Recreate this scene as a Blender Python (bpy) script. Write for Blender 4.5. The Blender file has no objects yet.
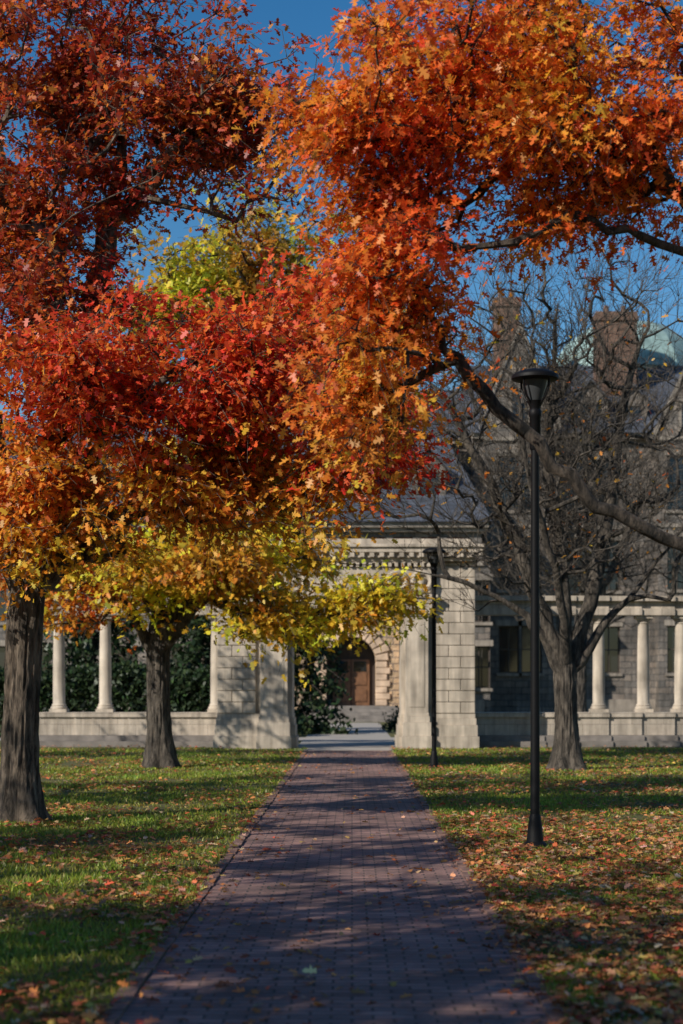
import bpy, math, random
import numpy as np
from mathutils import Vector, noise

random.seed(7); rng=np.random.default_rng(7)
scene=bpy.context.scene
COL=scene.collection

# ---------------------------------------------------------------- helpers
def empty(name,loc=(0,0,0)):
    e=bpy.data.objects.new(name,None); e.location=loc; COL.objects.link(e); return e
def link(name,me,mats,parent=None,smooth=False):
    o=bpy.data.objects.new(name,me); COL.objects.link(o)
    for m in (mats if isinstance(mats,(list,tuple)) else [mats]): me.materials.append(m)
    if parent: o.parent=parent
    if smooth: me.polygons.foreach_set('use_smooth',[True]*len(me.polygons))
    return o
class MB:
    def __init__(s): s.v=[]; s.f=[]; s.m=[]
    def add(s,vs,fs,mi=0):
        n=len(s.v); s.v+= [tuple(p) for p in vs]; s.f+=[tuple(i+n for i in f) for f in fs]; s.m+=[mi]*len(fs)
    def box(s,x0,x1,y0,y1,z0,z1,mi=0):
        s.add([(x0,y0,z0),(x1,y0,z0),(x1,y1,z0),(x0,y1,z0),(x0,y0,z1),(x1,y0,z1),(x1,y1,z1),(x0,y1,z1)],
              [(0,3,2,1),(4,5,6,7),(0,1,5,4),(1,2,6,5),(2,3,7,6),(3,0,4,7)],mi)
    def revolve(s,cx,cy,prof,n=24,mi=0,sq=False):
        vs=[];fs=[]
        for r,z in prof:
            for i in range(n):
                a=2*math.pi*i/n; vs.append((cx+r*math.cos(a),cy+r*math.sin(a),z))
        for k in range(len(prof)-1):
            for i in range(n):
                j=(i+1)%n; fs.append((k*n+i,k*n+j,(k+1)*n+j,(k+1)*n+i))
        fs.append(tuple(range(n))[::-1]); fs.append(tuple(range((len(prof)-1)*n,len(prof)*n)))
        s.add(vs,fs,mi)
    def obj(s,name,mats,parent=None,smooth=False,bevel=0):
        me=bpy.data.meshes.new(name); me.from_pydata(s.v,[],s.f); 
        me.polygons.foreach_set('material_index',s.m); me.update()
        o=link(name,me,mats,parent)
        if smooth:
            me.polygons.foreach_set('use_smooth',[True]*len(me.polygons))
            try: me.set_sharp_from_angle(angle=math.radians(40))
            except Exception: pass
        if bevel:
            b=o.modifiers.new('bevel','BEVEL'); b.width=bevel; b.segments=2; b.limit_method='ANGLE'
        return o

# ---------------------------------------------------------------- materials
def mat(name):
    m=bpy.data.materials.new(name); m.use_nodes=True; nt=m.node_tree
    return m,nt,nt.nodes['Principled BSDF']
def N(nt,t,**k):
    n=nt.nodes.new(t)
    for a,b in k.items():
        if a in n.inputs.keys(): n.inputs[a].default_value=b
        else: setattr(n,a,b)
    return n
def c4(c): return (c[0],c[1],c[2],1)
def streaks(nt,v,res,streak):
    L=nt.links
    mp=N(nt,'ShaderNodeMapping'); mp.inputs['Scale'].default_value=(5,5,.5); L.new(v,mp.inputs['Vector'])
    s1=N(nt,'ShaderNodeTexNoise',Scale=1.0,Detail=5.0,Roughness=.6); L.new(mp.outputs[0],s1.inputs['Vector'])
    s2=N(nt,'ShaderNodeMapRange'); s2.inputs['From Min'].default_value=.35; s2.inputs['From Max'].default_value=.62; s2.inputs['To Min'].default_value=1-streak; s2.inputs['To Max'].default_value=1.05
    L.new(s1.outputs['Fac'],s2.inputs['Value']); m2=N(nt,'ShaderNodeVectorMath',operation='SCALE'); L.new(res,m2.inputs[0]); L.new(s2.outputs[0],m2.inputs['Scale']); return m2.outputs[0]
def plain(name,c,rough=.6,metal=0,var=.25,scale=6,bump=.1,streak=0,spec=None):
    m,nt,b=mat(name); L=nt.links
    tc=N(nt,'ShaderNodeTexCoord'); ns=N(nt,'ShaderNodeTexNoise',Scale=scale,Detail=6.0)
    L.new(tc.outputs['Object'],ns.inputs['Vector'])
    r=N(nt,'ShaderNodeMapRange'); r.inputs['From Min'].default_value=.3; r.inputs['From Max'].default_value=.7
    r.inputs['To Min'].default_value=1-var; r.inputs['To Max'].default_value=1+var
    L.new(ns.outputs['Fac'],r.inputs['Value'])
    mx=N(nt,'ShaderNodeVectorMath',operation='SCALE'); mx.inputs[0].default_value=c; L.new(r.outputs[0],mx.inputs['Scale'])
    res=mx.outputs[0]
    if streak: res=streaks(nt,tc.outputs['Object'],res,streak)
    L.new(res,b.inputs['Base Color'])
    b.inputs['Roughness'].default_value=rough; b.inputs['Metallic'].default_value=metal
    if spec is not None: b.inputs['Specular IOR Level'].default_value=spec
    if bump:
        bp=N(nt,'ShaderNodeBump',Strength=bump,Distance=.05); L.new(ns.outputs['Fac'],bp.inputs['Height']); L.new(bp.outputs[0],b.inputs['Normal'])
    return m
def bricks(name,c1,c2,mo,bw,bh,ms,floor=False,var=.35,vs=1.2,bump=.5,dist=.02,rough=.85,warp=0,streak=0.):
    m,nt,b=mat(name); L=nt.links
    tc=N(nt,'ShaderNodeTexCoord'); v=tc.outputs['Object']
    if not floor:
        sp=N(nt,'ShaderNodeSeparateXYZ'); L.new(v,sp.inputs[0])
        ad=N(nt,'ShaderNodeMath',operation='ADD'); L.new(sp.outputs[0],ad.inputs[0]); L.new(sp.outputs[1],ad.inputs[1])
        cb=N(nt,'ShaderNodeCombineXYZ'); L.new(ad.outputs[0],cb.inputs[0]); L.new(sp.outputs[2],cb.inputs[1]); vv=cb.outputs[0]
    else: vv=v
    if warp:
        wn=N(nt,'ShaderNodeTexNoise',Scale=1.7,Detail=2.0); L.new(v,wn.inputs['Vector'])
        w2=N(nt,'ShaderNodeVectorMath',operation='SCALE',Scale=warp); L.new(wn.outputs['Color'],w2.inputs[0])
        w3=N(nt,'ShaderNodeVectorMath',operation='ADD'); L.new(vv,w3.inputs[0]); L.new(w2.outputs[0],w3.inputs[1]); vv=w3.outputs[0]
    bt=N(nt,'ShaderNodeTexBrick'); bt.inputs['Scale'].default_value=1
    bt.inputs['Color1'].default_value=c4(c1); bt.inputs['Color2'].default_value=c4(c2); bt.inputs['Mortar'].default_value=c4(mo)
    bt.inputs['Mortar Size'].default_value=ms; bt.inputs['Brick Width'].default_value=bw; bt.inputs['Row Height'].default_value=bh
    bt.inputs['Mortar Smooth'].default_value=.3
    L.new(vv,bt.inputs['Vector'])
    ns=N(nt,'ShaderNodeTexNoise',Scale=vs,Detail=8.0,Roughness=.65); L.new(v,ns.inputs['Vector'])
    r=N(nt,'ShaderNodeMapRange'); r.inputs['From Min'].default_value=.3; r.inputs['From Max'].default_value=.7
    r.inputs['To Min'].default_value=1-var; r.inputs['To Max'].default_value=1+var; L.new(ns.outputs['Fac'],r.inputs['Value'])
    mx=N(nt,'ShaderNodeVectorMath',operation='SCALE'); L.new(bt.outputs['Color'],mx.inputs[0]); L.new(r.outputs[0],mx.inputs['Scale'])
    res=mx.outputs[0]
    if streak: res=streaks(nt,v,res,streak)
    L.new(res,b.inputs['Base Color']); b.inputs['Roughness'].default_value=rough
    n2=N(nt,'ShaderNodeTexNoise',Scale=14.0,Detail=5.0); L.new(v,n2.inputs['Vector'])
    h=N(nt,'ShaderNodeMath',operation='MULTIPLY_ADD'); L.new(bt.outputs['Fac'],h.inputs[0]); h.inputs[1].default_value=-1.0; L.new(n2.outputs['Fac'],h.inputs[2])
    bp=N(nt,'ShaderNodeBump',Strength=bump,Distance=dist); L.new(h.outputs[0],bp.inputs['Height']); L.new(bp.outputs[0],b.inputs['Normal'])
    return m
def leafmat(name,trans=.45,gloss=.06):
    m=bpy.data.materials.new(name); m.use_nodes=True; nt=m.node_tree; L=nt.links
    nt.nodes.remove(nt.nodes['Principled BSDF']); out=nt.nodes['Material Output']
    at=N(nt,'ShaderNodeAttribute',attribute_name='Col')
    d=N(nt,'ShaderNodeBsdfDiffuse'); t=N(nt,'ShaderNodeBsdfTranslucent'); g=N(nt,'ShaderNodeBsdfGlossy',Roughness=.45)
    L.new(at.outputs['Color'],d.inputs['Color']); L.new(at.outputs['Color'],t.inputs['Color'])
    m1=N(nt,'ShaderNodeMixShader',Fac=trans); L.new(d.outputs[0],m1.inputs[1]); L.new(t.outputs[0],m1.inputs[2])
    m2=N(nt,'ShaderNodeMixShader',Fac=gloss); L.new(m1.outputs[0],m2.inputs[1]); L.new(g.outputs[0],m2.inputs[2])
    L.new(m2.outputs[0],out.inputs['Surface']); return m
def barkmat(name,c1,c2,sc=14):
    m,nt,b=mat(name); L=nt.links
    tc=N(nt,'ShaderNodeTexCoord'); mp=N(nt,'ShaderNodeMapping'); mp.inputs['Scale'].default_value=(1,1,.22)
    L.new(tc.outputs['Object'],mp.inputs['Vector'])
    ns=N(nt,'ShaderNodeTexNoise',Scale=float(sc),Detail=8.0,Roughness=.75); L.new(mp.outputs[0],ns.inputs['Vector'])
    n2=N(nt,'ShaderNodeTexNoise',Scale=2.5,Detail=3.0); L.new(tc.outputs['Object'],n2.inputs['Vector'])
    cr=N(nt,'ShaderNodeValToRGB'); cr.color_ramp.elements[0].color=c4(c1); cr.color_ramp.elements[1].color=c4(c2)
    cr.color_ramp.elements[0].position=.42; cr.color_ramp.elements[1].position=.60
    L.new(ns.outputs['Fac'],cr.inputs[0])
    r=N(nt,'ShaderNodeMapRange'); r.inputs['From Min'].default_value=.3; r.inputs['From Max'].default_value=.7; r.inputs['To Min'].default_value=.65; r.inputs['To Max'].default_value=1.35; L.new(n2.outputs['Fac'],r.inputs['Value'])
    mx=N(nt,'ShaderNodeVectorMath',operation='SCALE'); L.new(cr.outputs[0],mx.inputs[0]); L.new(r.outputs[0],mx.inputs['Scale'])
    L.new(mx.outputs[0],b.inputs['Base Color']); b.inputs['Roughness'].default_value=.95
    bp=N(nt,'ShaderNodeBump',Strength=1.0,Distance=.06); L.new(ns.outputs['Fac'],bp.inputs['Height']); L.new(bp.outputs[0],b.inputs['Normal'])
    return m

M_leaf=leafmat('autumn_leaf',.52,.025); M_fallen=leafmat('fallen_leaf',.15,.03); M_grass=leafmat('grass_blade',.4,.03); M_green=leafmat('evergreen_needles',.2,.03)
M_bark=barkmat('bark',(.028,.021,.015),(.20,.155,.115),11); M_bark2=barkmat('dark_bark',(.018,.014,.010),(.11,.085,.065),14)
M_bark3=barkmat('grey_bark',(.022,.018,.014),(.13,.107,.085),14)
M_lime=plain('limestone',(.50,.425,.34),.85,0,.28,1.8,.35,streak=.38)
M_limeb=bricks('limestone_ashlar',(.51,.43,.345),(.45,.385,.31),(.24,.20,.165),.95,.30,.007,var=.28,bump=.3,streak=.38)
M_sand=bricks('sandstone_rubble',(.62,.42,.25),(.42,.30,.19),(.25,.19,.15),.6,.32,.03,var=.35,vs=1.5,bump=.9,dist=.10,warp=.25)
M_wall=bricks('stone_wall',(.25,.205,.17),(.15,.135,.122),(.12,.11,.10),.7,.34,.03,var=.45,vs=.5,bump=.8,dist=.09,warp=.12,streak=.4)
M_slate=bricks('slate_roof',(.10,.11,.135),(.065,.073,.09),(.03,.03,.035),.4,.22,.015,var=.35,vs=.6,bump=.4,dist=.03,rough=.55,streak=.3)
M_chim=bricks('chimney_brick',(.24,.125,.08),(.14,.08,.055),(.15,.12,.1),.3,.12,.012,var=.35,bump=.4,streak=.45)
M_copper=plain('verdigris_copper',(.28,.40,.38),.6,0,.25,1.5,.1,streak=.3)
M_glass,_nt,_b=mat('window_glass'); _b.inputs['Base Color'].default_value=(.015,.018,.022,1); _b.inputs['Roughness'].default_value=.08; _b.inputs['Specular IOR Level'].default_value=.7
M_frame=plain('window_frame',(.06,.045,.035),.6,0,.1,5,0)
M_red=plain('oxblood_paint',(.16,.04,.025),.6,0,.2,5,0)
M_door=plain('oak_door',(.16,.075,.035),.5,0,.3,5,.1)
M_black=plain('black_paint',(.005,.005,.006),.55,0,.15,20,.03,spec=.18)
M_lens=plain('lamp_lens',(.05,.054,.058),.4,0,.1,10,0,spec=.25)
M_step=plain('worn_stone',(.20,.175,.155),.85,0,.35,2.5,.3)
M_conc=plain('concrete_walk',(.36,.325,.285),.9,0,.15,1.5,.1)
M_path=bricks('path_brick',(.31,.175,.145),(.175,.105,.092),(.07,.052,.045),.205,.1,.008,floor=True,var=.55,vs=1.3,bump=.8,dist=.016,rough=.9)

def groundmat():
    m,nt,b=mat('lawn_soil'); L=nt.links
    tc=N(nt,'ShaderNodeTexCoord'); n1=N(nt,'ShaderNodeTexNoise',Scale=.35,Detail=6.0,Roughness=.6); n2=N(nt,'ShaderNodeTexNoise',Scale=22.0,Detail=6.0,Roughness=.75)
    L.new(tc.outputs['Object'],n1.inputs['Vector']); L.new(tc.outputs['Object'],n2.inputs['Vector'])
    cr=N(nt,'ShaderNodeValToRGB'); e=cr.color_ramp.elements; e[0].position=.35; e[0].color=(.07,.095,.018,1); e[1].position=.70; e[1].color=(.17,.12,.045,1)
    x=N(nt,'ShaderNodeMath',operation='MULTIPLY_ADD'); x.inputs[1].default_value=.6; L.new(n2.outputs['Fac'],x.inputs[0])
    y=N(nt,'ShaderNodeMath',operation='MULTIPLY'); y.inputs[1].default_value=.4; L.new(n1.outputs['Fac'],y.inputs[0]); L.new(y.outputs[0],x.inputs[2])
    L.new(x.outputs[0],cr.inputs[0]); L.new(cr.outputs[0],b.inputs['Base Color']); b.inputs['Roughness'].default_value=.95
    bp=N(nt,'ShaderNodeBump',Strength=.8,Distance=.05); L.new(n2.outputs['Fac'],bp.inputs['Height']); L.new(bp.outputs[0],b.inputs['Normal'])
    return m
g=MB(); g.add([(-500,-200,0),(500,-200,0),(500,900,0),(-500,900,0)],[(0,1,2,3)]); g.obj('ground',groundmat())
PX0,PX1=-1.12,.95
p=MB(); p.add([(PX0,-6,.004),(PX1,-6,.004),(PX1,43.6,.004),(PX0,43.6,.004)],[(0,1,2,3)]); p.obj('brick_path',M_path)
p=MB()
for k in range(int(49.6/.205)):
    y=-6+k*.205
    for x0 in (PX0-.1,PX1):
        j=random.uniform(-.010,.010); p.box(x0+j,x0+.096+j,y,y+.195,-.03,.018+random.uniform(-.008,.008))
M_edge=plain('edging_brick',(.20,.115,.09),.85,0,.5,9,.3)
p.obj('path_edging',M_edge)
p=MB(); p.box(-1.5,1.25,43.62,78,-.1,.012); p.box(-12,12,52,55,-.1,.008); p.obj('concrete_walk',M_conc)

# ---------------------------------------------------------------- leaf cards
LEAF=np.array([(0,0),(.30,.06),(.15,.27),(.52,.46),(.18,.50),(.25,.80),(0,1),(-.25,.80),(-.18,.50),(-.52,.46),(-.15,.27),(-.30,.06)])
OAK=np.array([(0,0),(.05,.20),(.36,.22),(.08,.36),(.46,.60),(.09,.60),(.22,.88),(0,1),(-.22,.88),(-.09,.60),(-.46,.60),(-.08,.36),(-.36,.22),(-.05,.20)])
BLADE=np.array([(-.5,0),(.5,0),(0,1)])
NEED=np.array([(-.28,0),(.28,.15),(.1,1),(-.3,.7)])
def cards(name,C,U,Nn,S,W,colr,tmpl,material,parent=None,curl=.25):
    n=len(C); m=len(tmpl)
    U=U/np.linalg.norm(U,axis=1,keepdims=True)
    V=np.cross(Nn,U); V/= np.linalg.norm(V,axis=1,keepdims=True)+1e-9
    K=np.cross(U,V)
    t=tmpl
    P=C[:,None,:]+ S[:,None,None]*(t[None,:,0:1]*V[:,None,:]*W[:,None,None] + t[None,:,1:2]*U[:,None,:] + (curl*(np.abs(t[:,0])-.2*t[:,1]**2))[None,:,None]*K[:,None,:])
    me=bpy.data.meshes.new(name)
    me.vertices.add(n*m); me.vertices.foreach_set('co',P.reshape(-1).astype(np.float32))
    me.loops.add(n*m); me.loops.foreach_set('vertex_index',np.arange(n*m,dtype=np.int32))
    me.polygons.add(n); me.polygons.foreach_set('loop_start',np.arange(0,n*m,m,dtype=np.int32))
    a=me.attributes.new('Col','FLOAT_COLOR','POINT')
    cc=np.ones((n,m,4),np.float32); cc[:,:,:3]=np.clip(colr,0.003,.95)[:,None,:]
    a.data.foreach_set('color',cc.reshape(-1))
    me.update(calc_edges=True)
    return link(name,me,material,parent)
def pal(colors,n,jit=.2,ws=None):
    colors=np.array(colors); 
    i=rng.choice(len(colors),n,p=ws); j=rng.choice(len(colors),n,p=ws); t=rng.random((n,1))*.6
    c=colors[i]*(1-t)+colors[j]*t
    return c*(1+jit*rng.normal(size=(n,1)))*(1+.08*rng.normal(size=(n,3)))

# ---------------------------------------------------------------- trees
def tube(mb,pts,rad,n,lobes=0,mi=0):
    pts=[Vector(q) for q in pts]; vs=[];fs=[]
    up=Vector((.3,.9,.1)).normalized()
    for i,q in enumerate(pts):
        d=(pts[min(i+1,len(pts)-1)]-pts[max(i-1,0)])
        if d.length<1e-6: d=Vector((0,0,1))
        d.normalize(); a=d.cross(up)
        if a.length<.05: a=d.cross(Vector((1,0,0)))
        a.normalize(); b=d.cross(a)
        for k in range(n):
            t=2*math.pi*k/n; r=rad[i]
            if lobes: 
                fl=max(0,1-q.z/.9)**2; ct,st=math.cos(t),math.sin(t)
                nn=noise.noise(Vector((ct*6.5,st*6.5,q.z*1.6+lobes*7))); n3=noise.noise(Vector((ct*15,st*15,q.z*4+lobes*3)))
                r*=1+.22*fl*math.sin(t*5+lobes)+.06*noise.noise(Vector((ct*1.5,st*1.5,q.z*.9+lobes*7)))*2
                r+= .022*(1-abs(nn)*2.5)-.01+.014*n3
            vs.append(q+(a*math.cos(t)+b*math.sin(t))*r)
    for i in range(len(pts)-1):
        for k in range(n):
            j=(k+1)%n; fs.append((i*n+k,i*n+j,(i+1)*n+j,(i+1)*n+k))
    fs.append(tuple(range((len(pts)-1)*n,len(pts)*n)))
    mb.add(vs,fs,mi)
def catmull(P,R,sub):
    P=[Vector(q) for q in P]; op=[];orr=[]
    for i in range(len(P)-1):
        p0=P[max(i-1,0)];p1=P[i];p2=P[i+1];p3=P[min(i+2,len(P)-1)]
        for s in range(sub):
            t=s/sub
            op.append(.5*((2*p1)+(p2-p0)*t+(2*p0-5*p1+4*p2-p3)*t*t+(3*p1-p0-3*p2+p3)*t**3)); orr.append(R[i]*(1-t)+R[i+1]*t)
    op.append(P[-1]); orr.append(R[-1]); return op,orr

def make_tree(name,trunk,limbs,blobs,bark,rtip=.012,leaf=.11,twigs=5,perTwig=12,twlen=.5,lobes=1.0,gap=.0,gscale=1.0,flat=1.0,bare=False,seed=1,tmpl=LEAF,maxr=.16,sag=.0,wander=.12,limbr=.6,sub=3):
    global rng
    rng=np.random.default_rng(seed)
    root=empty(name); mb=MB()
    tp,tr=catmull([t[:3] for t in trunk],[t[3] for t in trunk],14)
    tube(mb,tp,tr,60,lobes)
    tp=tp[::3]+([tp[-1]] if (len(tp)-1)%3 else []); tr=tr[::3]+([tr[-1]] if (len(tr)-1)%3 else [])
    pos=[];par=[];cnt=[];fixr=[];minr=[];plen=[]
    chains=[]
    last=None
    for q,r in zip(tp,tr):
        pos.append(np.array(q)); par.append(-1 if last is None else last); cnt.append(0); plen.append(0); fixr.append(r); minr.append(0); last=len(pos)-1
    avail_from=int(len(tp)*.75)
    for li in limbs:
        P=np.array(pos[:len(tp)]); f=np.array(li[0]); 
        a=int(np.argmin(np.linalg.norm(P-f,axis=1)))
        lp,_=catmull([tuple(P[a])]+[tuple(q) for q in li[1:]],[1]*len(li),5)
        ch=[a]; prev=a; base_r=tr[a]*limbr
        for q in lp[1:]:
            q=np.array(q)+rng.normal(size=3)*.03
            L=plen[prev]+np.linalg.norm(q-pos[prev])
            pos.append(q); par.append(prev); cnt.append(0); fixr.append(None); minr.append(base_r*max(0,1-L/3.5)); plen.append(L); prev=len(pos)-1; ch.append(prev)
        chains.append(ch)
    T=[];TI=[]
    for bi,b in enumerate(blobs):
        k=0; tries=0
        while k<b[6] and tries<b[6]*30:
            tries+=1
            v=rng.normal(size=3); v/=np.linalg.norm(v); r=rng.random()**.5
            r*=.92+.75*noise.noise(Vector(v*1.7)+Vector((seed*2.3,bi*5.1,0)))
            q=np.array(b[:3])+v*r*np.array(b[3:6])*1.1
            if gap>0 and noise.noise(Vector(q*gscale)+Vector((seed*3.1,0,0)))<gap-.35: continue
            T.append(q);TI.append(bi);k+=1
    T=np.array(T);TI=np.array(TI)
    base=np.array(tp[-1]); order=np.argsort(np.linalg.norm(T-base,axis=1)); tnode={}
    for ti in order:
        t=T[ti]; P=np.array(pos[avail_from:]); 
        d=np.linalg.norm(P-t,axis=1)+.18*np.array(plen[avail_from:])
        dz=np.maximum(0,P[:,2]-t[2]); d=d+dz*.35
        a=int(np.argmin(d))+avail_from; A=pos[a]
        L=np.linalg.norm(t-A)
        pd=A-pos[par[a]] if par[a]>=0 else np.array([0,0,1.]); pd=pd/(np.linalg.norm(pd)+1e-6)
        ctrl=A+pd*L*.35+(t-A)*.25+rng.normal(size=3)*L*wander
        ns=max(2,int(L/.3)); ch=[a]; prev=a
        for s in range(1,ns+1):
            u=s/ns; q=(1-u)**2*A+2*u*(1-u)*ctrl+u*u*t
            if s<ns: q=q+rng.normal(size=3)*.025
            pos.append(q); par.append(prev); cnt.append(0); fixr.append(None); minr.append(0); plen.append(plen[prev]+L/ns); prev=len(pos)-1; ch.append(prev)
        chains.append(ch); tnode[ti]=prev
    for ti,nn in tnode.items():
        k=nn
        while k>=0: cnt[k]+=1; k=par[k]
    rad=[ (fixr[i] if fixr[i] else max(minr[i],min(maxr,rtip*max(cnt[i],1)**.47))) for i in range(len(pos))]
    for ch in chains:
        r=[rad[i] for i in ch]; r[0]=min(r[0],r[1]*1.2)
        r[-1]*=.7
        tube(mb,[pos[i] for i in ch],r,12 if r[0]>.06 else (6 if r[0]>.025 else 4))
    C=[];U=[];NN=[];CI=[]
    axis=np.array(base)
    for i,t in enumerate(T):
        out=t-axis; out[2]*=.3; out/=np.linalg.norm(out)+1e-6
        for k in range(twigs):
            d=rng.normal(size=3)*np.array([.8,.8,.35*flat])+out*.6
            if bare: d=d*np.array([.7,.7,.6])+np.array([0,0,.55])
            d/=np.linalg.norm(d); Lw=twlen*rng.uniform(.45,1.4)
            p0=t; p1=t+d*Lw*.5+rng.normal(size=3)*.04; p2=t+d*Lw+np.array([0,0,-sag*Lw])+rng.normal(size=3)*.05
            tube(mb,[p0,p1,p2],[rtip*.62,rtip*.45,rtip*.22],3)
            if bare:
                for kk in range(sub):
                    dd=d+rng.normal(size=3)*.6; dd/=np.linalg.norm(dd); tube(mb,[p1,p1+dd*Lw*.3+rng.normal(size=3)*.02,p1+dd*Lw*.6],[rtip*.45,rtip*.35,rtip*.18],3)
            m=rng.poisson(perTwig)
            if m==0: continue
            u=rng.random(m)**.7
            q=np.where(u[:,None]<.5,p0+(p1-p0)*(u[:,None]*2),p1+(p2-p1)*(u[:,None]*2-1))
            q=q+rng.normal(size=(m,3))*np.array([.09,.09,.055])*(leaf/.11)
            C.append(q); U.append(d*.7+rng.normal(size=(m,3))*.7+np.array([0,0,-.35]))
            NN.append(np.array([-.2,-.3,1.])+rng.normal(size=(m,3))*.6); CI+= [TI[i]]*m
    mb.obj('trunk_and_branches',bark,root,smooth=True)
    if C:
        C=np.concatenate(C);U=np.concatenate(U);NN=np.concatenate(NN);CI=np.array(CI)
        colr=np.zeros((len(C),3))
        for bi,b in enumerate(blobs):
            k=CI==bi; colr[k]=pal(b[7],int(k.sum()))
        pn=np.array([noise.noise(Vector(q*.9)) for q in C])
        colr[:,1]*=1+.6*pn; colr*= (1+.2*pn)[:,None]
        cards('foliage',C,U,NN,leaf*rng.uniform(.6,1.25,len(C)),rng.uniform(.75,1.05,len(C)),colr,tmpl,M_leaf,root,.3)
    print(name,len(pos),len(C))
    return root

RED=[(.80,.085,.03),(.90,.17,.035),(.66,.05,.03),(.90,.28,.04)]
DKRED=[(.44,.05,.025),(.58,.10,.025),(.70,.21,.03),(.30,.04,.025)]
ORG=[(.90,.30,.035),(.88,.42,.045),(.88,.20,.03),(.72,.42,.05)]
ORY=[(.90,.32,.035),(.88,.44,.045),(.88,.22,.03),(.74,.46,.05)]
ORG2=[(.92,.22,.03),(.92,.29,.035),(.85,.15,.025),(.72,.09,.02),(.88,.34,.05)]
YEL=[(.90,.62,.05),(.76,.56,.05),(.50,.46,.05),(.90,.47,.04)]
YGR=[(.52,.42,.05),(.78,.54,.05),(.32,.30,.04),(.84,.52,.05)]

maple=make_tree('maple_tree',
 [(-3.98,20.3,-.1,.38),(-3.98,20.3,.15,.28),(-3.97,20.3,.6,.225),(-3.94,20.3,1.5,.205),(-3.9,20.3,2.3,.205),(-3.84,20.3,2.9,.20),(-3.80,20.35,3.3,.10)],
 [[(-3.88,20.3,2.6),(-3.3,20.2,3.25),(-2.5,19.9,3.7),(-1.4,19.6,4.3),(-.3,19.3,4.9)],
  [(-3.88,20.3,2.6),(-3.75,20.5,4.0),(-3.45,20.8,5.4),(-3.1,21.3,7.0),(-2.9,21.8,8.8)],
  [(-3.88,20.3,2.6),(-4.2,20.1,4.2),(-4.2,19.9,5.6),(-3.5,19.8,6.9),(-2.2,19.8,7.6)],
  [(-3.88,20.3,2.6),(-4.6,20.5,3.8),(-5.6,20.8,5.2),(-6.3,21,6.6)],
  [(-3.86,20.3,2.7),(-3.2,19.6,3.9),(-2.7,18.9,4.5),(-2.0,18.3,5.0)]],
 [(-3.5,21.3,9.2,2.0,1.6,1.5,230,DKRED),(-1.6,21,8.5,1.35,1.2,1.1,140,DKRED),(-3.9,20.8,7.5,1.25,1.4,1.1,115,DKRED),(-3.9,20.3,6.2,1.0,1.2,.9,70,DKRED),
  (-2.3,18.6,4.9,2.1,1.2,.72,245,RED),(-.30,19,5.1,1.05,1.0,.95,130,RED),(-.05,19,4.2,.7,.7,.4,35,RED),
  (-3.5,19.6,3.9,1.5,1.2,.75,145,ORG),(-1.5,19.2,4.05,1.45,1.1,.5,145,ORY),(-6.0,21,6.2,1.4,1.6,2.0,45,RED),(-3.6,19.4,3.35,1.3,.8,.3,30,ORY)],
 M_bark,rtip=.009,leaf=.092,twigs=6,perTwig=9,twlen=.56,gap=.36,gscale=1.3,seed=11,sag=.3)

oak=make_tree('oak_tree',
 [(4.7,14,-.1,.42),(4.7,14,.2,.32),(4.68,14,1,.26),(4.65,14,2.3,.24),(4.6,14,3.4,.22),(4.55,14,4.6,.2),(4.5,14,5.4,.1)],
 [[(4.65,14,2.3),(3.6,14,2.45),(2.73,14,2.78),(2.04,13.8,3.1),(1.4,13.7,3.65),(.85,13.6,4.2),(.5,13.6,4.9)],
  [(4.6,14,4.5),(3.6,13.9,5.1),(2.73,13.8,5.5),(2.37,13.7,5.9),(1.7,13.6,5.95),(1.05,13.5,6.2),(.3,13.5,6.5)],
  [(4.6,14,4.5),(4.2,14.2,6),(3.2,14.3,7.2),(2,14.3,7.9)],
  [(4.6,14,3.4),(3.8,13.8,4.0),(3.0,13.7,4.9),(2.2,13.5,5.2)]],
 [(1.35,13.6,6.35,1.8,1.1,1.05,310,ORG2),(.42,13.5,4.95,.5,.7,.85,100,ORG2),(.20,13.4,3.95,.40,.5,.50,48,ORG),
  (2.3,13.6,5.75,1.0,.8,.5,105,ORG2),(4.6,14.5,7.2,2,2,1.6,50,ORG2),(.25,13.6,6.0,.75,.8,.8,80,ORG2)],
 M_bark2,rtip=.0065,leaf=.096,twigs=5,perTwig=8,twlen=.42,gap=.37,gscale=1.9,seed=5,sag=.5,tmpl=OAK,maxr=.08,limbr=.4)

elm=make_tree('linden_tree',
 [(-3.84,34,-.1,.42),(-3.84,34,.15,.32),(-3.85,34,.7,.25),(-3.87,34,1.6,.225),(-3.86,34,2.4,.22),(-3.8,34,3.0,.1)],
 [[(-3.86,34,2.2),(-3.2,33.8,3.2),(-2.2,33.5,3.8),(-1,33.3,4.1),(.4,33.2,4.0)],
  [(-3.86,34,2.2),(-3.9,34.2,4),(-3.4,34.4,6.2),(-2.9,34.4,8.6)],
  [(-3.86,34,2.2),(-4.5,34,3.2),(-5.6,34,4),(-6.8,34,5)],
  [(-3.86,34,2.3),(-3.3,33.8,3.6),(-2.4,33.6,5.2),(-1.4,33.6,6.8)]],
 [(-2.6,33.2,4.0,2.4,1.4,.85,240,YEL),(-.1,33.2,3.35,1.2,.8,.40,55,YEL),(-5.3,33.8,3.7,1.6,1.4,.8,80,ORG),
  (-2.4,33.8,9.0,2.9,1.8,1.9,400,YGR),(-2.7,34.3,6.4,2.4,1.6,1.5,60,YGR),(-1.4,33,3.0,1.5,.7,.35,55,YEL)],
 M_bark3,rtip=.012,leaf=.145,twigs=5,perTwig=8,twlen=.7,gap=.28,gscale=.9,seed=23,sag=.35)

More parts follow.
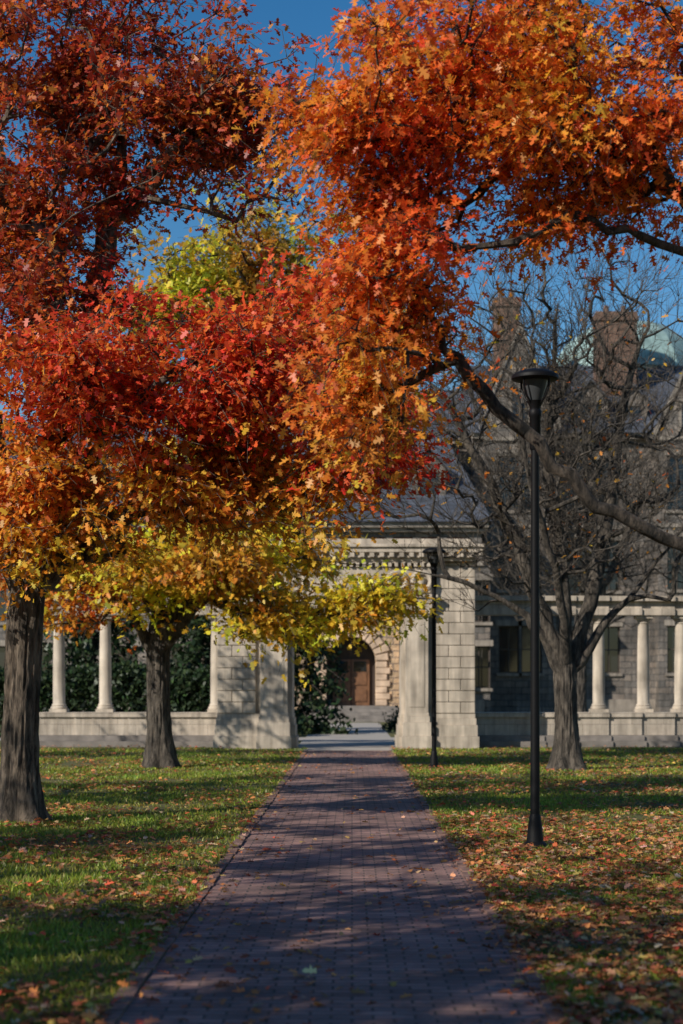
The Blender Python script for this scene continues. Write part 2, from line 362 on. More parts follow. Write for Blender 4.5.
bare=make_tree('bare_tree',
 [(4.17,33,-.1,.46),(4.17,33,.15,.32),(4.17,33,.6,.24),(4.15,33,1.3,.215),(4.15,33,1.95,.215),(4.15,33,2.5,.12)],
 [[(4.15,33,1.8),(4.2,33,2.5),(4.05,33,4.1),(3.85,33.2,6.2),(4.0,33,9.1)],
  [(4.15,33,1.7),(3.5,32.8,2.8),(2.5,32.6,3.5),(.95,32.3,3.9)],
  [(4.15,33,1.7),(5.0,33,2.9),(6.0,33.2,4.1),(6.8,33.3,5.4),(7.2,33.3,7)],
  [(4.15,33,1.8),(3.8,32.9,2.8),(3.3,32.7,4.1),(2.5,32.6,5.8),(1.7,32.5,7.2),(.75,32.3,8.4)],
  [(4.15,33,1.8),(4.6,33.1,3.2),(5.0,33.3,5),(5.3,33.5,7),(5.9,33.6,9)],
  [(4.15,33,1.8),(4.0,32.4,3.2),(3.4,31.6,5),(3.0,31,7)]],
 [(3.9,33,7.2,3.3,2.2,3.4,420,ORG),(4,32.8,4.8,3.6,2.0,1.6,150,ORG)],
 M_bark3,rtip=.0125,leaf=.11,twigs=3,perTwig=.2,twlen=.9,bare=True,seed=31,maxr=.17,wander=.13,limbr=.62,sub=3)

# sparse, nearly leafless neighbours on the lawn beside and behind the viewpoint
shade=make_tree('lawn_tree',
 [(0,0,-.1,.45),(0,0,.2,.33),(0,0,1.2,.26),(0,0,2.6,.24),(0,0,3.2,.12)],
 [[(0,0,2.6),(.3,.2,4.5),(.2,.4,7),(.1,.2,9)],[(0,0,2.6),(1.2,.6,4),(2.6,1,5.4),(3.6,1.4,6.4)],[(0,0,2.6),(-1.3,-.5,4.2),(-2.6,-1,6)],[(0,0,2.6),(.4,-1.4,4.4),(.8,-2.8,6)],[(0,0,2.6),(-.3,1.4,4.4),(-.6,2.8,6)]],
 [(0,0,6.8,3.8,3.8,2.8,125,ORG)],M_bark2,rtip=.022,leaf=.17,twigs=4,perTwig=9,twlen=.6,gap=.46,gscale=.5,seed=41,wander=.2)
def copy_tree(src,loc,rot,s,sc=1):
    e=empty(src.name.split('.')[0],loc); e.rotation_euler=(0,0,rot); e.scale=(sc,sc,sc)
    for c in src.children:
        o=bpy.data.objects.new(c.name,c.data); COL.objects.link(o); o.parent=e
    return e
def copy_at(src,trunk_xy,loc,rot,sc=1):
    x,y=trunk_xy; c,s=math.cos(rot)*sc,math.sin(rot)*sc
    return copy_tree(src,(loc[0]-(c*x-s*y),loc[1]-(s*x+c*y),0),rot,1,sc)
BT=(4.17,33)
shade.location=(-9.5,1.0,0)
copy_tree(shade,(-6.5,-4.5,0),4.0,1); copy_tree(shade,(-11,9.5,0),1.0,1,1.05); copy_tree(shade,(-7.2,5.2,0),2.2,1,.9)
copy_tree(shade,(-10,-3,0),5.3,1,1.1)
copy_tree(shade,(13,24,0),.6,1); copy_tree(shade,(-12,36,0),3.3,1,1.0); copy_tree(shade,(-10.5,20,0),5.0,1,1.0)
copy_at(bare,BT,(11.3,43),2.0,1.2); copy_at(bare,BT,(9.6,72),3.4,1.35)

# ---------------------------------------------------------------- evergreens, hedge, distant trees
def foliage_mass(name,pts,size,colr,tm=NEED,mt=None,up=.3,parent=None):
    n=len(pts); U=rng.normal(size=(n,3))+np.array([0,0,up]); Nn=rng.normal(size=(n,3))+np.array([0,-.2,.5])
    return cards(name,pts,U,Nn,size*rng.uniform(.6,1.3,n),np.ones(n),colr,tm,mt or M_green,parent,.2)
GRN=[(.028,.05,.02),(.045,.075,.025),(.02,.035,.015)]
def evergreen(loc,h,r,n,seed):
    global rng; rng=np.random.default_rng(seed)
    root=empty('evergreen_tree'); mb=MB(); x,y=loc
    tube(mb,[(x,y,-.1),(x,y,h*.5),(x+.1,y,h*.97)],[.16,.1,.02],10)
    C=[]
    nb=90
    for i in range(nb):
        z=.25+(h-.4)*(i/nb); L=r*(1-z/h)**.75*rng.uniform(.7,1.2)+.1; a=i*2.4+rng.normal()*.3
        tip=(x+math.cos(a)*L,y+math.sin(a)*L,z-.28*L+rng.normal()*.1)
        tube(mb,[(x,y,z),((x+tip[0])/2,(y+tip[1])/2,z+.05),tip],[.03,.02,.006],4)
        m=n//nb; u=rng.random(m)**.6
        q=np.array([x,y,z])[None]*(1-u[:,None])+np.array(tip)[None]*u[:,None]+rng.normal(size=(m,3))*np.array([.16,.16,.10]); q[:,2]-=rng.random(m)*.25*L
        C.append(q)
    mb.obj('trunk_and_branches',M_bark2,root)
    C=np.concatenate(C); C[:,2]=np.maximum(C[:,2],.05); foliage_mass('needles',C,.22,pal(GRN,len(C),.3),up=-.3,parent=root)
evergreen((-2.3,60),8.5,2.4,9000,3); evergreen((-5.0,58),8,2.4,8000,4); evergreen((-9.0,59),9,2.6,8000,6)
rng=np.random.default_rng(9)
n=20000; X=rng.uniform(-14,-3.4,n); Y=rng.uniform(54.0,55.6,n); top=2.2+.35*np.array([noise.noise(Vector((x*.8,3.3,0))) for x in X])
Z=rng.random(n)**.7*top
foliage_mass('hedge',np.stack([X,Y,Z],1),.16,pal(GRN,n,.3))
n=5000; X=rng.normal(size=n)*.4+2.3; Y=63+rng.normal(size=n)*.5; Z=np.abs(rng.normal(size=n))*.3+.05
foliage_mass('boxwood_shrub',np.stack([X,Y,Z],1),.12,pal(GRN,n,.3))
C=[];cl=[]
for k in range(70):
    a=rng.uniform(-1,1); x=a*95; 
    y=rng.uniform(112,150)
    if abs(x)<30: y+=12
    hh=rng.uniform(7,13); m=480
    v=rng.normal(size=(m,3)); v/=np.linalg.norm(v,axis=1)[:,None]; q=v*(rng.random((m,1))**.4)*np.array([4.5,4,hh*.45])+np.array([x,y,hh*.55])
    C.append(q); base=[YGR,ORG,GRN,DKRED][rng.choice(4,p=[.3,.25,.3,.15])]; cl.append(pal(base,m,.25)*.6)
foliage_mass('background_trees',np.concatenate(C),.95,np.concatenate(cl))

# ---------------------------------------------------------------- lawn: grass blades + fallen leaves
rng=np.random.default_rng(15)
def lawn_points(n,ymin,ymax,pw):
    u=rng.random(n); Y=ymin*(ymax/ymin)**(u**pw)
    hw=Y*.235+1.2; X=rng.uniform(-1,1,n)*hw; return X,Y
X,Y=lawn_points(340000,7.2,45,1.0)
edge=.07+.09*np.array([noise.noise(Vector((x*.2,y*2.1,0))) for x,y in zip(np.sign(X),Y)])
keep=((X<PX0-edge)|(X>PX1+edge)); X=X[keep];Y=Y[keep]
pn=np.array([noise.noise(Vector((x*.6,y*.6,0)))+.4*noise.noise(Vector((x*2.2,y*2.2,3))) for x,y in zip(X,Y)])
k=(rng.random(len(X))<.78+pn*1.1); X=X[k];Y=Y[k];pn=pn[k]
n=len(X); C=np.stack([X,Y,np.zeros(n)],1)
U=rng.normal(size=(n,3))*np.array([.55,.55,0])+np.array([0,0,1.]); Nn=rng.normal(size=(n,3))*np.array([1,1,.1])
colr=pal([(.23,.30,.03),(.32,.35,.035),(.15,.22,.02),(.36,.29,.07)],n,.22); colr[:,0]*=1-.3*pn; colr*=(1+.3*pn)[:,None]
hgt=rng.uniform(.03,.065,n)*(1+.4*pn); wid=np.clip(.10+Y*.012,.1,.6)
cards('grass',C,U,Nn,hgt,wid,colr,BLADE,M_grass)

FALL=[(.50,.20,.075),(.56,.27,.10),(.34,.13,.06),(.64,.19,.06),(.58,.38,.10),(.24,.11,.06),(.56,.09,.05),(.50,.36,.24)]
X,Y=lawn_points(85000,7.2,46,1.0)
keep=((X<PX0-.06)|(X>PX1+.06)); X=X[keep];Y=Y[keep]
pn=np.array([noise.noise(Vector((x*.55+9,y*.35,4)))+.7*noise.noise(Vector((x*1.7+9,y*1.2,4))) for x,y in zip(X,Y)])
dens=np.where(X>0,.48,.27)+pn*.85+np.where((X>0)&(X<3.4)&(Y<21),.8*np.exp(-(X-1.0)/1.2),0)
k=rng.random(len(X))<dens; X=X[k];Y=Y[k]; n1=len(X)
z1=rng.uniform(.02,.06,n1)
X2,Y2=lawn_points(12000,7.2,43,1.0); 
k=(X2>PX0-.12)&(X2<PX1+.12); X2=X2[k];Y2=Y2[k]
pn2=np.array([noise.noise(Vector((x*1.3,y*.7,8))) for x,y in zip(X2,Y2)])
e=np.minimum(np.abs(X2-PX0),np.abs(X2-PX1)); k=rng.random(len(X2))<(.22+.5*pn2+.75*np.exp(-e/.12)); X2=X2[k];Y2=Y2[k]; z2=np.full(len(X2),.012)+np.where((X2<PX0)|(X2>PX1),.022,0)
XX=np.concatenate([X,X2]);YY=np.concatenate([Y,Y2]);ZZ=np.concatenate([z1,z2]); n=len(XX)
C=np.stack([XX,YY,ZZ],1); a=rng.random(n)*6.283
U=np.stack([np.cos(a),np.sin(a),rng.normal(size=n)*.2],1); Nn=rng.normal(size=(n,3))*.33+np.array([0,0,1.])
cards('fallen_leaves',C,U,Nn,rng.uniform(.04,.085,n),rng.uniform(.7,1,n),pal(FALL,n,.3),LEAF,M_fallen,None,.4)

# ---------------------------------------------------------------- street lamps
def lamp(x,y,H):
    root=empty('street_lamp',(x,y,0)); mb=MB()
    mb.revolve(0,0,[(.13,-.02),(.13,.03),(.115,.05),(.085,.07),(.08,.12),(.07,.24),(.062,.28),(.06,.31),(.05,.34)],20)
    mb.revolve(0,0,[(.048,.32),(.044,2),(.040,H-.62)],16)
    mb.revolve(0,0,[(.046,H-.80),(.056,H-.78),(.056,H-.47),(.064,H-.46),(.064,H-.41),(.05,H-.39)],18)
    mb.obj('post',M_black,root,smooth=True)
    mb=MB(); mb.revolve(0,0,[(.05,H-.40),(.055,H-.37),(.075,H-.33),(.085,H-.31)],20)
    for k in range(4):
        a=math.pi/4+k*math.pi/2; c,s=math.cos(a),math.sin(a)
        tube(mb,[(c*.07,s*.07,H-.33),(c*.13,s*.13,H-.27),(c*.175,s*.175,H-.17),(c*.18,s*.18,H-.085)],[.011]*4,6)
    mb.obj('yoke',M_black,root,smooth=True)
    mb=MB(); mb.revolve(0,0,[(.06,H-.315),(.085,H-.25),(.115,H-.16),(.13,H-.09)],24); mb.obj('lens',M_lens,root,smooth=True)
    mb=MB(); mb.revolve(0,0,[(.13,H-.105),(.222,H-.10),(.235,H-.09),(.235,H-.065),(.222,H-.045),(.16,H-.015),(.08,H+.005),(.02,H+.012)],32); mb.obj('cap',M_black,root,smooth=True)
lamp(1.83,17,4.78); lamp(1.64,34,4.40)

# ---------------------------------------------------------------- memorial arch
arch=empty('memorial_arch')
mb=MB(); bl=MB(); or_=MB()
Y0=45.0; D=1.5
for (xa,xb,inner) in ((-3.57,-1.56,1),(1.27,3.26,-1)):
    mb.box(xa+.02,xb-.02,Y0+.05,Y0+D,0,4.95)
    mb.box(xa-.10,xb+.10,Y0-.16,Y0+D+.1,0,.32); mb.box(xa-.06,xb+.06,Y0-.12,Y0+D+.06,.322,.62)
    mb.box(xa-.03,xb+.03,Y0-.07,Y0+D+.03,.622,.80); mb.box(xa+.0,xb,Y0-.03,Y0+D,.802,.92)
    if inner==1: p0,p1=xb-.86,xb-.14
    else: p0,p1=xa+.14,xa+.74
    mb.box(p0-.10,p1+.10,Y0-.36,Y0+.0,0,.34); mb.box(p0-.07,p1+.07,Y0-.31,Y0,.342,.70); mb.box(p0-.04,p1+.04,Y0-.26,Y0,.702,.86); mb.box(p0-.015,p1+.015,Y0-.23,Y0,.862,.95)
    mb.box(p0,p1,Y0-.20,Y0+.04,.95,3.50); mb.box(p0+.1,p1-.1,Y0-.215,Y0-.202,1.1,3.35)
    mb.box(p0-.03,p1+.03,Y0-.24,Y0+.04,3.502,3.57); mb.box(p0-.08,p1+.08,Y0-.30,Y0+.04,3.572,3.70)
    if inner==1: q0,q1=xa,p0-.12
    else: q0,q1=p1+.12,xb
    z=.93; row=0
    while z<4.85:
        h=.30; cut=q0+(q1-q0)*(.38 if row%2 else .66)
        for a,b in ((q0,cut),(cut,q1)):
            bl.box(a+.007,b-.007,Y0-.03+random.uniform(-.008,.008),Y0+.06,z+.007,min(z+h,4.93)-.007)
        z+=h; row+=1
mb.box(-1.60,1.30,Y0+.10,Y0+D-.1,3.62,4.94)
xa,xb=-2.5,2.2
mb.box(xa,xb,Y0-.22,Y0+.09,3.703,3.84); mb.box(xa-.02,xb+.02,Y0-.25,Y0+.09,3.842,3.98); mb.box(xa-.06,xb+.06,Y0-.31,Y0+.09,3.982,4.06)
mb.box(xa,xb,Y0-.16,Y0+.09,4.062,4.78)
mb.box(-3.62,3.31,Y0-.23,Y0+D+.1,4.952,5.03); mb.box(-3.74,3.43,Y0-.40,Y0+D+.2,5.17,5.30); mb.box(-3.66,3.35,Y0-.30,Y0+D+.15,5.032,5.168); mb.box(-3.79,3.48,Y0-.46,Y0+D+.25,5.302,5.38)
mb.box(-3.5,3.2,Y0+.05,Y0+D,5.382,5.56)
x=-2.45
while x<2.2: or_.box(x,x+.09,Y0-.25,Y0-.161,4.80,4.90); x+=.17
or_.box(xa,xb,Y0-.20,Y0-.162,4.905,4.951)
x=-3.7
while x<3.4: or_.box(x,x+.12,Y0-.385,Y0-.302,5.05,5.165); x+=.26
def torus(mb,cx,cy,cz,R,r,n=28,m=8):
    vs=[];fs=[]
    for i in range(n):
        a=2*math.pi*i/n; rr=r*(1+.18*math.sin(a*14))
        for j in range(m):
            b=2*math.pi*j/m; vs.append((cx+(R+rr*math.cos(b))*math.cos(a),cy+rr*math.sin(b),cz+(R+rr*math.cos(b))*math.sin(a)))
    for i in range(n):
        for j in range(m): fs.append((i*m+j,((i+1)%n)*m+j,((i+1)%n)*m+(j+1)%m,i*m+(j+1)%m))
    mb.add(vs,fs)
cx0=(-1.56+1.27)/2
for dx in (-2.05,-1.38,1.38,2.05):
    torus(or_,cx0+dx*.97,Y0-.19,4.42,.235,.075)
    or_.revolve(cx0+dx*.97,Y0-.17,[(.10,4.34),(.12,4.42),(.10,4.50)],12)
    for a in (-.2,.2): tube(or_,[(cx0+dx*.97+a*.2,Y0-.18,4.22),(cx0+dx*.97+a,Y0-.19,4.14),(cx0+dx*.97+a*1.3,Y0-.18,4.24)],[.04,.04,.015],6)
for k in range(4):
    xx=cx0-1.0+k*.5+.25
    P=[(xx-.24+.48*t/8,Y0-.18,4.50-.20*math.sin(math.pi*t/8)) for t in range(9)]; tube(or_,P,[.04+.04*math.sin(math.pi*t/8) for t in range(9)],6)
mb.obj('stonework',M_lime,arch,bevel=.012); bl.obj('rusticated_blocks',M_lime,arch,bevel=.014); or_.obj('carved_frieze',M_lime,arch,smooth=True)

# colonnades
def colonnade(xs,x0,x1,yb,side):
    root=empty('colonnade'); mb=MB(); cm=MB(); st=MB()
    def cy(x): return yb+.06*(abs(x)-3.4)**1.35*.5
    seg=10
    for i in range(seg):
        a=x0+(x1-x0)*i/seg; b=x0+(x1-x0)*(i+1)/seg; m=(a+b)/2; y=cy(m); e=.0015*(i%2)
        mb.box(min(a,b)+.003,max(a,b)-.003,y-.30,y+.5,.30,.80+e); mb.box(min(a,b)-.01,max(a,b)+.01,y-.36,y+.56,.803,.93+e)
        st.box(min(a,b)-.02,max(a,b)+.02,y-.95,y+.6,0,.15+e); st.box(min(a,b)-.02,max(a,b)+.02,y-.62,y+.6,.153,.298+e)
        mb.box(min(a,b)-.01,max(a,b)+.01,y-.26,y+.36,3.62-e,3.80+e); mb.box(min(a,b)-.01,max(a,b)+.01,y-.22,y+.32,3.803,4.0+e); mb.box(min(a,b)-.01,max(a,b)+.01,y-.38,y+.48,4.003,4.14+e)
    for x in xs:
        y=cy(x)+.05; r=.17
        cm.box(x-.24,x+.24,y-.24,y+.24,.934,1.02)
        cm.revolve(x,y,[(.225,1.02),(.235,1.05),(.225,1.085),(.195,1.10),(.205,1.13),(.19,1.155),(r,1.18),(r*1.0,1.8),(r*.97,2.5),(r*.86,3.38),(.165,3.40),(.165,3.42),(.15,3.44),(.20,3.50),(.215,3.53)],24)
        cm.box(x-.23,x+.23,y-.23,y+.23,3.532,3.617)
    mb.obj('parapet_and_entablature',M_limeb,root); cm.obj('columns',M_lime,root,smooth=True); st.obj('steps',M_step,root)
colonnade([-8.15,-6.85,-5.3,-3.75],-3.70,-8.65,47,-1)
colonnade([6.85,8.1,9.15,10.4,11.7],3.40,12.6,47,1)

# ---------------------------------------------------------------- stone building
bld=empty('stone_building')
W=MB();G=MB();F=MB();R=MB();T=MB()
def wall(x0,x1,z0,z1,y,ops,wmb=W,rev=.35,lint=True,mull=True,fmi=0):
    xs=sorted({x0,x1,*[o[0] for o in ops],*[o[1] for o in ops]}); zs=sorted({z0,z1,*[o[2] for o in ops],*[o[3] for o in ops]})
    for i in range(len(xs)-1):
        for j in range(len(zs)-1):
            a,b,c,d=xs[i],xs[i+1],zs[j],zs[j+1]; mx,mz=(a+b)/2,(c+d)/2
            if any(o[0]<mx<o[1] and o[2]<mz<o[3] for o in ops): continue
            wmb.add([(a,y,c),(b,y,c),(b,y,d),(a,y,d)],[(0,1,2,3)])
    for a,b,c,d in ops:
        wmb.add([(a,y,c),(a,y,d),(a,y+rev,d),(a,y+rev,c)],[(0,1,2,3)]); wmb.add([(b,y,c),(b,y+rev,c),(b,y+rev,d),(b,y,d)],[(0,1,2,3)])
        wmb.add([(a,y,c),(a,y+rev,c),(b,y+rev,c),(b,y,c)],[(0,1,2,3)]); wmb.add([(a,y,d),(b,y,d),(b,y+rev,d),(a,y+rev,d)],[(0,1,2,3)])
        G.add([(a,y+rev*.8,c),(b,y+rev*.8,c),(b,y+rev*.8,d),(a,y+rev*.8,d)],[(0,1,2,3)])
        f=.07; yf=y+rev*.55
        F.box(a,a+f,yf,yf+.06,c,d,fmi);F.box(b-f,b,yf,yf+.06,c,d,fmi);F.box(a+f,b-f,yf,yf+.06,c,c+f,fmi);F.box(a+f,b-f,yf,yf+.06,d-f,d,fmi)
        if mull:
            m=(a+b)/2; F.box(a+f,b-f,yf+.002,yf+.05,(c+d)/2-.03,(c+d)/2+.03,fmi); F.box(m-.025,m+.025,yf+.004,yf+.048,c+f,d-f,fmi)
        if lint:
            T.box(a-.15,b+.15,y-.06,y+.03,d+.003,d+.30); T.box(a-.12,b+.12,y-.12,y+.05,c-.16,c-.003)
ops=[]
x=-20.6
while x<6:
    if not(-3.2<x<2.8): ops.append((x,x+1.1,1.6,3.7))
    ops.append((x,x+1.1,4.9,7.0)); x+=2.2
x=-20.9
ops2=[]
while x<6: ops2.append((x,x+1.0,8.35,9.15)); x+=1.35
wall(-22,6.5,0,7.8,85,ops)
wall(-22,6.5,7.8,9.6,85,ops2,fmi=1,lint=False)
W.add([(6.5,85,0),(6.5,91,0),(6.5,91,9.6),(6.5,85,9.6)],[(0,1,2,3)]); W.add([(-22,85,0),(-22,99,0),(-22,99,9.6),(-22,85,9.6)],[(0,1,2,3)])
T.box(-22.1,6.6,84.86,85.05,7.72,7.95); T.box(-22.3,6.8,84.5,85.3,9.6,9.85); T.box(-22.2,6.7,84.7,85.2,9.40,9.598); T.box(-22.1,6.6,84.84,85.1,0,1.0)
R.add([(-22.5,84.3,9.86),(7,84.3,9.86),(4.6,92,16),(-19,92,16),(7,99.7,9.86),(-22.5,99.7,9.86)],[(0,1,2,3),(1,4,2),(4,5,3,2),(5,0,3)])
def dormer(x,y,z,w,h,dep=3.2):
    wall(x-w/2,x+w/2,z,z+h,y,[(x-w*.32,x+w*.32,z+.35,z+h-.15)],rev=.15,lint=False)
    for s in (-1,1): W.add([(x+s*w/2,y,z),(x+s*w/2,y+dep,z),(x+s*w/2,y+dep,z+h),(x+s*w/2,y,z+h)],[(0,1,2,3)])
    pk=z+h+w*.62; o=.18
    W.add([(x-w/2,y,z+h),(x+w/2,y,z+h),(x,y,pk-.1)],[(0,1,2)])
    for s in (-1,1): R.add([(x+s*(w/2+o),y-o,z+h-.12),(x,y-o,pk),(x,y+dep+1,pk),(x+s*(w/2+o),y+dep+1,z+h-.12),(x+s*(w/2+o),y-o,z+h-.0),(x,y-o,pk+.12),(x,y+dep+1,pk+.12),(x+s*(w/2+o),y+dep+1,z+h)],[(0,1,2,3),(4,5,6,7),(0,1,5,4)])
for x in (-16,-12,-8,-4,0,3.9): dormer(x,86.2,11.0,1.7,1.7)
ops=[]
for xw in [11.4,13.2,19.0,20.8,22.6,24.4,26.2]:
    ops+= [(xw,xw+1.15,2.4,4.9),(xw,xw+1.15,6.8,9.5),(xw,xw+1.15,11.1,13.8)]
wall(6.5,30,0,14.9,91,ops)
# stair block joining the two wings
wall(1.5,6.9,9,15.2,93.5,[(4.9,5.9,12.2,14.2)])
W.add([(1.5,93.5,9),(1.5,101,9),(1.5,101,15.2),(1.5,93.5,15.2)],[(0,1,2,3)])
R.add([(1.2,93.1,15.2),(6.95,93.1,15.2),(6.95,97,18.6),(4.0,97,18.6),(1.2,101,15.2),(6.95,101,15.2)],[(0,1,2,3),(0,3,4),(3,2,5,4)])
T.box(1.3,6.85,93.2,93.6,15.02,15.19)
T.box(6.4,30,90.85,91.05,5.6,5.85);T.box(6.4,30,90.85,91.05,10.1,10.3);T.box(6.4,30,90.5,91.2,14.9,15.15);T.box(6.6,30,90.84,91.1,0,1.0)
W.add([(6.5,91,9),(6.5,101,9),(6.5,101,15.1),(6.5,97,19.8),(6.5,91,15.1)],[(0,1,2,3,4)])
R.add([(6.3,90.3,15.16),(30.5,90.3,15.16),(30.5,97,20),(6.3,97,20),(30.5,103.7,15.16),(6.3,103.7,15.16)],[(0,1,2,3),(4,5,3,2)])
def pavilion(x0,x1,y,ze,zp):
    m=(x0+x1)/2
    ops=[]
    for c in (m-1.15,m+.05) :
        ops+=[(c,c+1.1,2.4,4.9),(c,c+1.1,6.8,9.6),(c,c+1.1,11.0,13.9)]
    wall(x0,x1,0,ze,y,ops)
    for x in (x0,x1): W.add([(x,y,0),(x,y+3,0),(x,y+3,ze),(x,y,ze)],[(0,1,2,3)])
    W.add([(x0,y,ze),(x1,y,ze),(m,y,zp)],[(0,1,2)])
    G.box(m-.4,m+.4,y-.03,y+.1,ze+.4,ze+1.7); T.box(m-.55,m-.4,y-.08,y+.02,ze+.4,ze+1.7);T.box(m+.4,m+.55,y-.08,y+.02,ze+.4,ze+1.7);T.box(m-.6,m+.6,y-.1,y+.02,ze+1.7,ze+1.9);T.box(m-.6,m+.6,y-.12,y+.02,ze+.25,ze+.4)
    for s,xe in ((-1,x0),(1,x1)):
        T.add([(xe+s*.25,y-.12,ze-.1),(m,y-.12,zp+.05),(m,y-.12,zp+.42),(xe+s*.25,y-.12,ze+.27),(xe+s*.25,y+.25,ze-.1),(m,y+.25,zp+.05),(m,y+.25,zp+.42),(xe+s*.25,y+.25,ze+.27)],[(0,1,2,3),(4,7,6,5),(3,2,6,7),(0,4,5,1),(0,3,7,4)])
        R.add([(xe+s*.2,y+.2,ze-.1),(m,y+.2,zp+.02),(m,y+7,zp+.02),(xe+s*.2,y+7,ze-.1)],[(0,1,2,3)])
    T.box(x0-.05,x1+.05,y-.07,y+.02,5.6,5.85);T.box(x0-.05,x1+.05,y-.07,y+.02,10.1,10.3);T.box(x0-.05,x1+.05,y-.08,y+.02,14.7,14.9)
pavilion(7.0,10.8,90.0,15.4,20.6); pavilion(16.2,19.4,89.8,14.9,18.6)
dormer(12.9,91.8,15.6,1.8,1.5); dormer(15.2,91.8,15.6,1.5,1.4)
CH=MB()
def chimney(x,y,w,d,z0,z1):
    CH.box(x-w/2,x+w/2,y-d/2,y+d/2,z0,z1-.5); CH.box(x-w/2-.12,x+w/2+.12,y-d/2-.12,y+d/2+.12,z1-.498,z1-.25); CH.box(x-w/2-.05,x+w/2+.05,y-d/2-.05,y+d/2+.05,z1-.248,z1)
    for k in (-1,1): CH.revolve(x+k*w*.22,y,[(.16,z1),(.14,z1+.45)],10)
chimney(8.6,95,1.4,1.2,16,23.3); chimney(14.6,94.5,2.2,1.3,16,22.4); chimney(-6,93,1.6,1.2,14,19.5)
CH.obj('chimneys',M_chim,bld)
CO=MB(); CO.revolve(16.3,101,[(4.4,17),(4.4,19.9),(4.6,20.0),(4.3,20.9),(3.6,22.0),(2.4,22.9),(.9,23.3),(.1,23.5)],12); CO.obj('copper_turret',M_copper,bld)
W.obj('walls',M_wall,bld); G.obj('window_glass',M_glass,bld); F.obj('window_frames',[M_frame,M_red],bld); R.obj('slate_roof',M_slate,bld); T.obj('stone_trim',plain('weathered_trim',(.27,.23,.19),.85,0,.35,1.2,.3,streak=.35),bld)
P=MB(); xc=-.05; r=1.18; sp=2.9; y=81.6; X0,X1=-2.6,2.6; top=6.2
P.add([(X0,y,0),(xc-r,y,0),(xc-r,y,top),(X0,y,top)],[(0,1,2,3)]); P.add([(xc+r,y,0),(X1,y,0),(X1,y,top),(xc+r,y,top)],[(0,1,2,3)])
n=18; A=[(xc-r*math.cos(math.pi*i/n),sp+r*math.sin(math.pi*i/n)) for i in range(n+1)]
for i in range(n):
    (a,za),(b,zb)=A[i],A[i+1]; P.add([(a,y,za),(b,y,zb),(b,y,top),(a,y,top)],[(0,1,2,3)]); P.add([(a,y,za),(a,y+1.3,za),(b,y+1.3,zb),(b,y,zb)],[(0,1,2,3)])
for s in (-1,1): P.add([(xc+s*r,y,0),(xc+s*r,y+1.3,0),(xc+s*r,y+1.3,sp),(xc+s*r,y,sp)],[(0,1,2,3)]); P.add([(X0 if s<0 else X1,y,0),(X0 if s<0 else X1,85,0),(X0 if s<0 else X1,85,top),(X0 if s<0 else X1,y,top)],[(0,1,2,3)])
P.add([(X0,y,top),(X1,y,top),((X0+X1)/2,y,top+2)],[(0,1,2)])
P.box(X0-.25,X0+.35,y-.5,y-.003,0,4.2); P.box(X1-.35,X1+.25,y-.5,y-.003,0,4.2)
P.obj('portal',M_sand,bld)
V=MB()
for i in range(13):
    a0=math.pi*i/13+.02; a1=math.pi*(i+1)/13-.02; q=[]; ro=.62+.12*(i%2)
    for yy in (y-.14,y+.05):
        for rr,aa in ((r,a0),(r+ro,a0),(r+ro,a1),(r,a1)): q.append((xc-rr*math.cos(aa),yy,sp+rr*math.sin(aa)))
    V.add(q,[(0,1,2,3),(4,7,6,5),(0,4,5,1),(1,5,6,2),(2,6,7,3),(3,7,4,0)])
for s in (-1,1):
    for k in range(7):
        w_=.55+.15*(k%2); xa=xc+s*r; V.box(min(xa,xa+s*w_),max(xa,xa+s*w_),y-.12,y+.03,.76+k*.305,.76+k*.305+.285)
V.box(X0-.1,X1+.1,y-.15,y+.1,top-.15,top+.05)
V.obj('voussoirs',plain('pink_sandstone',(.60,.43,.30),.85,0,.35,1.6,.5),bld,bevel=.03)
Dm=MB(); Dm.box(xc-r,xc+r,y+1.25,y+1.35,.75,4.2)
Dm.obj('door_recess',plain('dark_timber',(.04,.025,.018),.7),bld)
Dm=MB()
for s in (-1,1):
    a=xc+.02 if s>0 else xc-.9; Dm.box(a,a+.88,y+1.12,y+1.24,.75,3.0)
    for zz in (.95,1.75): Dm.box(a+.14,a+.74,y+1.08,y+1.118,zz,zz+.6)
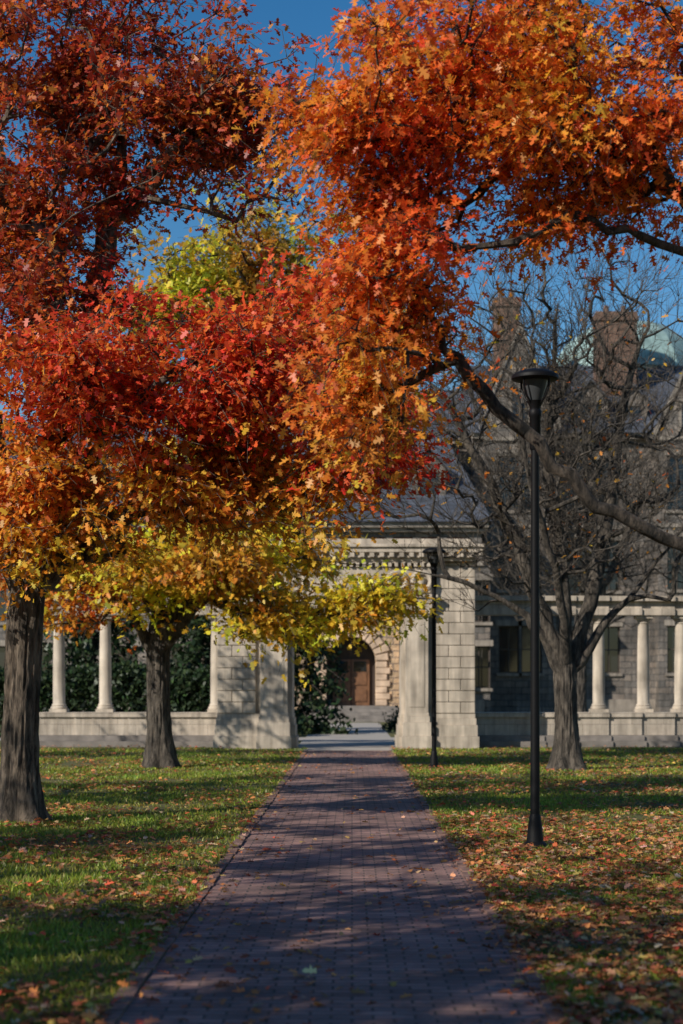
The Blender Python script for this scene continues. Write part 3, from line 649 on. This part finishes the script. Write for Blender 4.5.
Dm.obj('door',M_door,bld,bevel=.01)
Dg=MB(); 
for s in (-1,1): 
    a=xc+.14 if s>0 else xc-.76; Dg.box(a,a+.6,y+1.09,y+1.118,2.42,2.9)
Dg.obj('door_glass',M_glass,bld)
S=MB()
for k in range(5): S.box(-2.2,2.2,y-1.9+.34*k,y+1.3-.003*k,.15*k,.15*(k+1)-.002)
S.obj('steps',M_step,bld,bevel=.01)

# ---------------------------------------------------------------- light
el=math.radians(31); dx,dy=.76,.65
sun=bpy.data.lights.new('sun','SUN'); sun.energy=5.0; sun.angle=math.radians(.45); sun.color=(1,.93,.82)
so=bpy.data.objects.new('sun',sun); COL.objects.link(so)
v=Vector((dx*math.cos(el),dy*math.cos(el),-math.sin(el))); so.rotation_euler=v.to_track_quat('-Z','Y').to_euler(); so.location=(-20,-15,25)
w=bpy.data.worlds.new('World'); scene.world=w; w.use_nodes=True; nt=w.node_tree
sk=nt.nodes.new('ShaderNodeTexSky'); sk.sky_type='NISHITA'; sk.sun_disc=False; sk.sun_elevation=el; sk.sun_rotation=math.atan2(-dx,-dy)%(2*math.pi)
sk.air_density=1.0; sk.dust_density=.1; sk.ozone_density=2.0
hs=nt.nodes.new('ShaderNodeHueSaturation'); hs.inputs['Saturation'].default_value=1.4; hs.inputs['Value'].default_value=1.0
nt.links.new(sk.outputs[0],hs.inputs['Color']); nt.links.new(hs.outputs[0],nt.nodes['Background'].inputs[0]); nt.nodes['Background'].inputs[1].default_value=.10
# ---------------------------------------------------------------- camera
cam=bpy.data.cameras.new('camera'); co=bpy.data.objects.new('camera',cam); COL.objects.link(co)
co.location=(0,0,1.6); co.rotation_euler=(math.radians(90),0,0)
cam.sensor_width=36; cam.lens=59.77; cam.shift_y=.172; cam.shift_x=-.0103; cam.clip_end=2000; cam.clip_start=.1
cam.dof.use_dof=True; cam.dof.focus_distance=18.5; cam.dof.aperture_fstop=2.0
scene.camera=co
scene.view_settings.view_transform='Standard'; scene.view_settings.look='None'; scene.view_settings.exposure=0
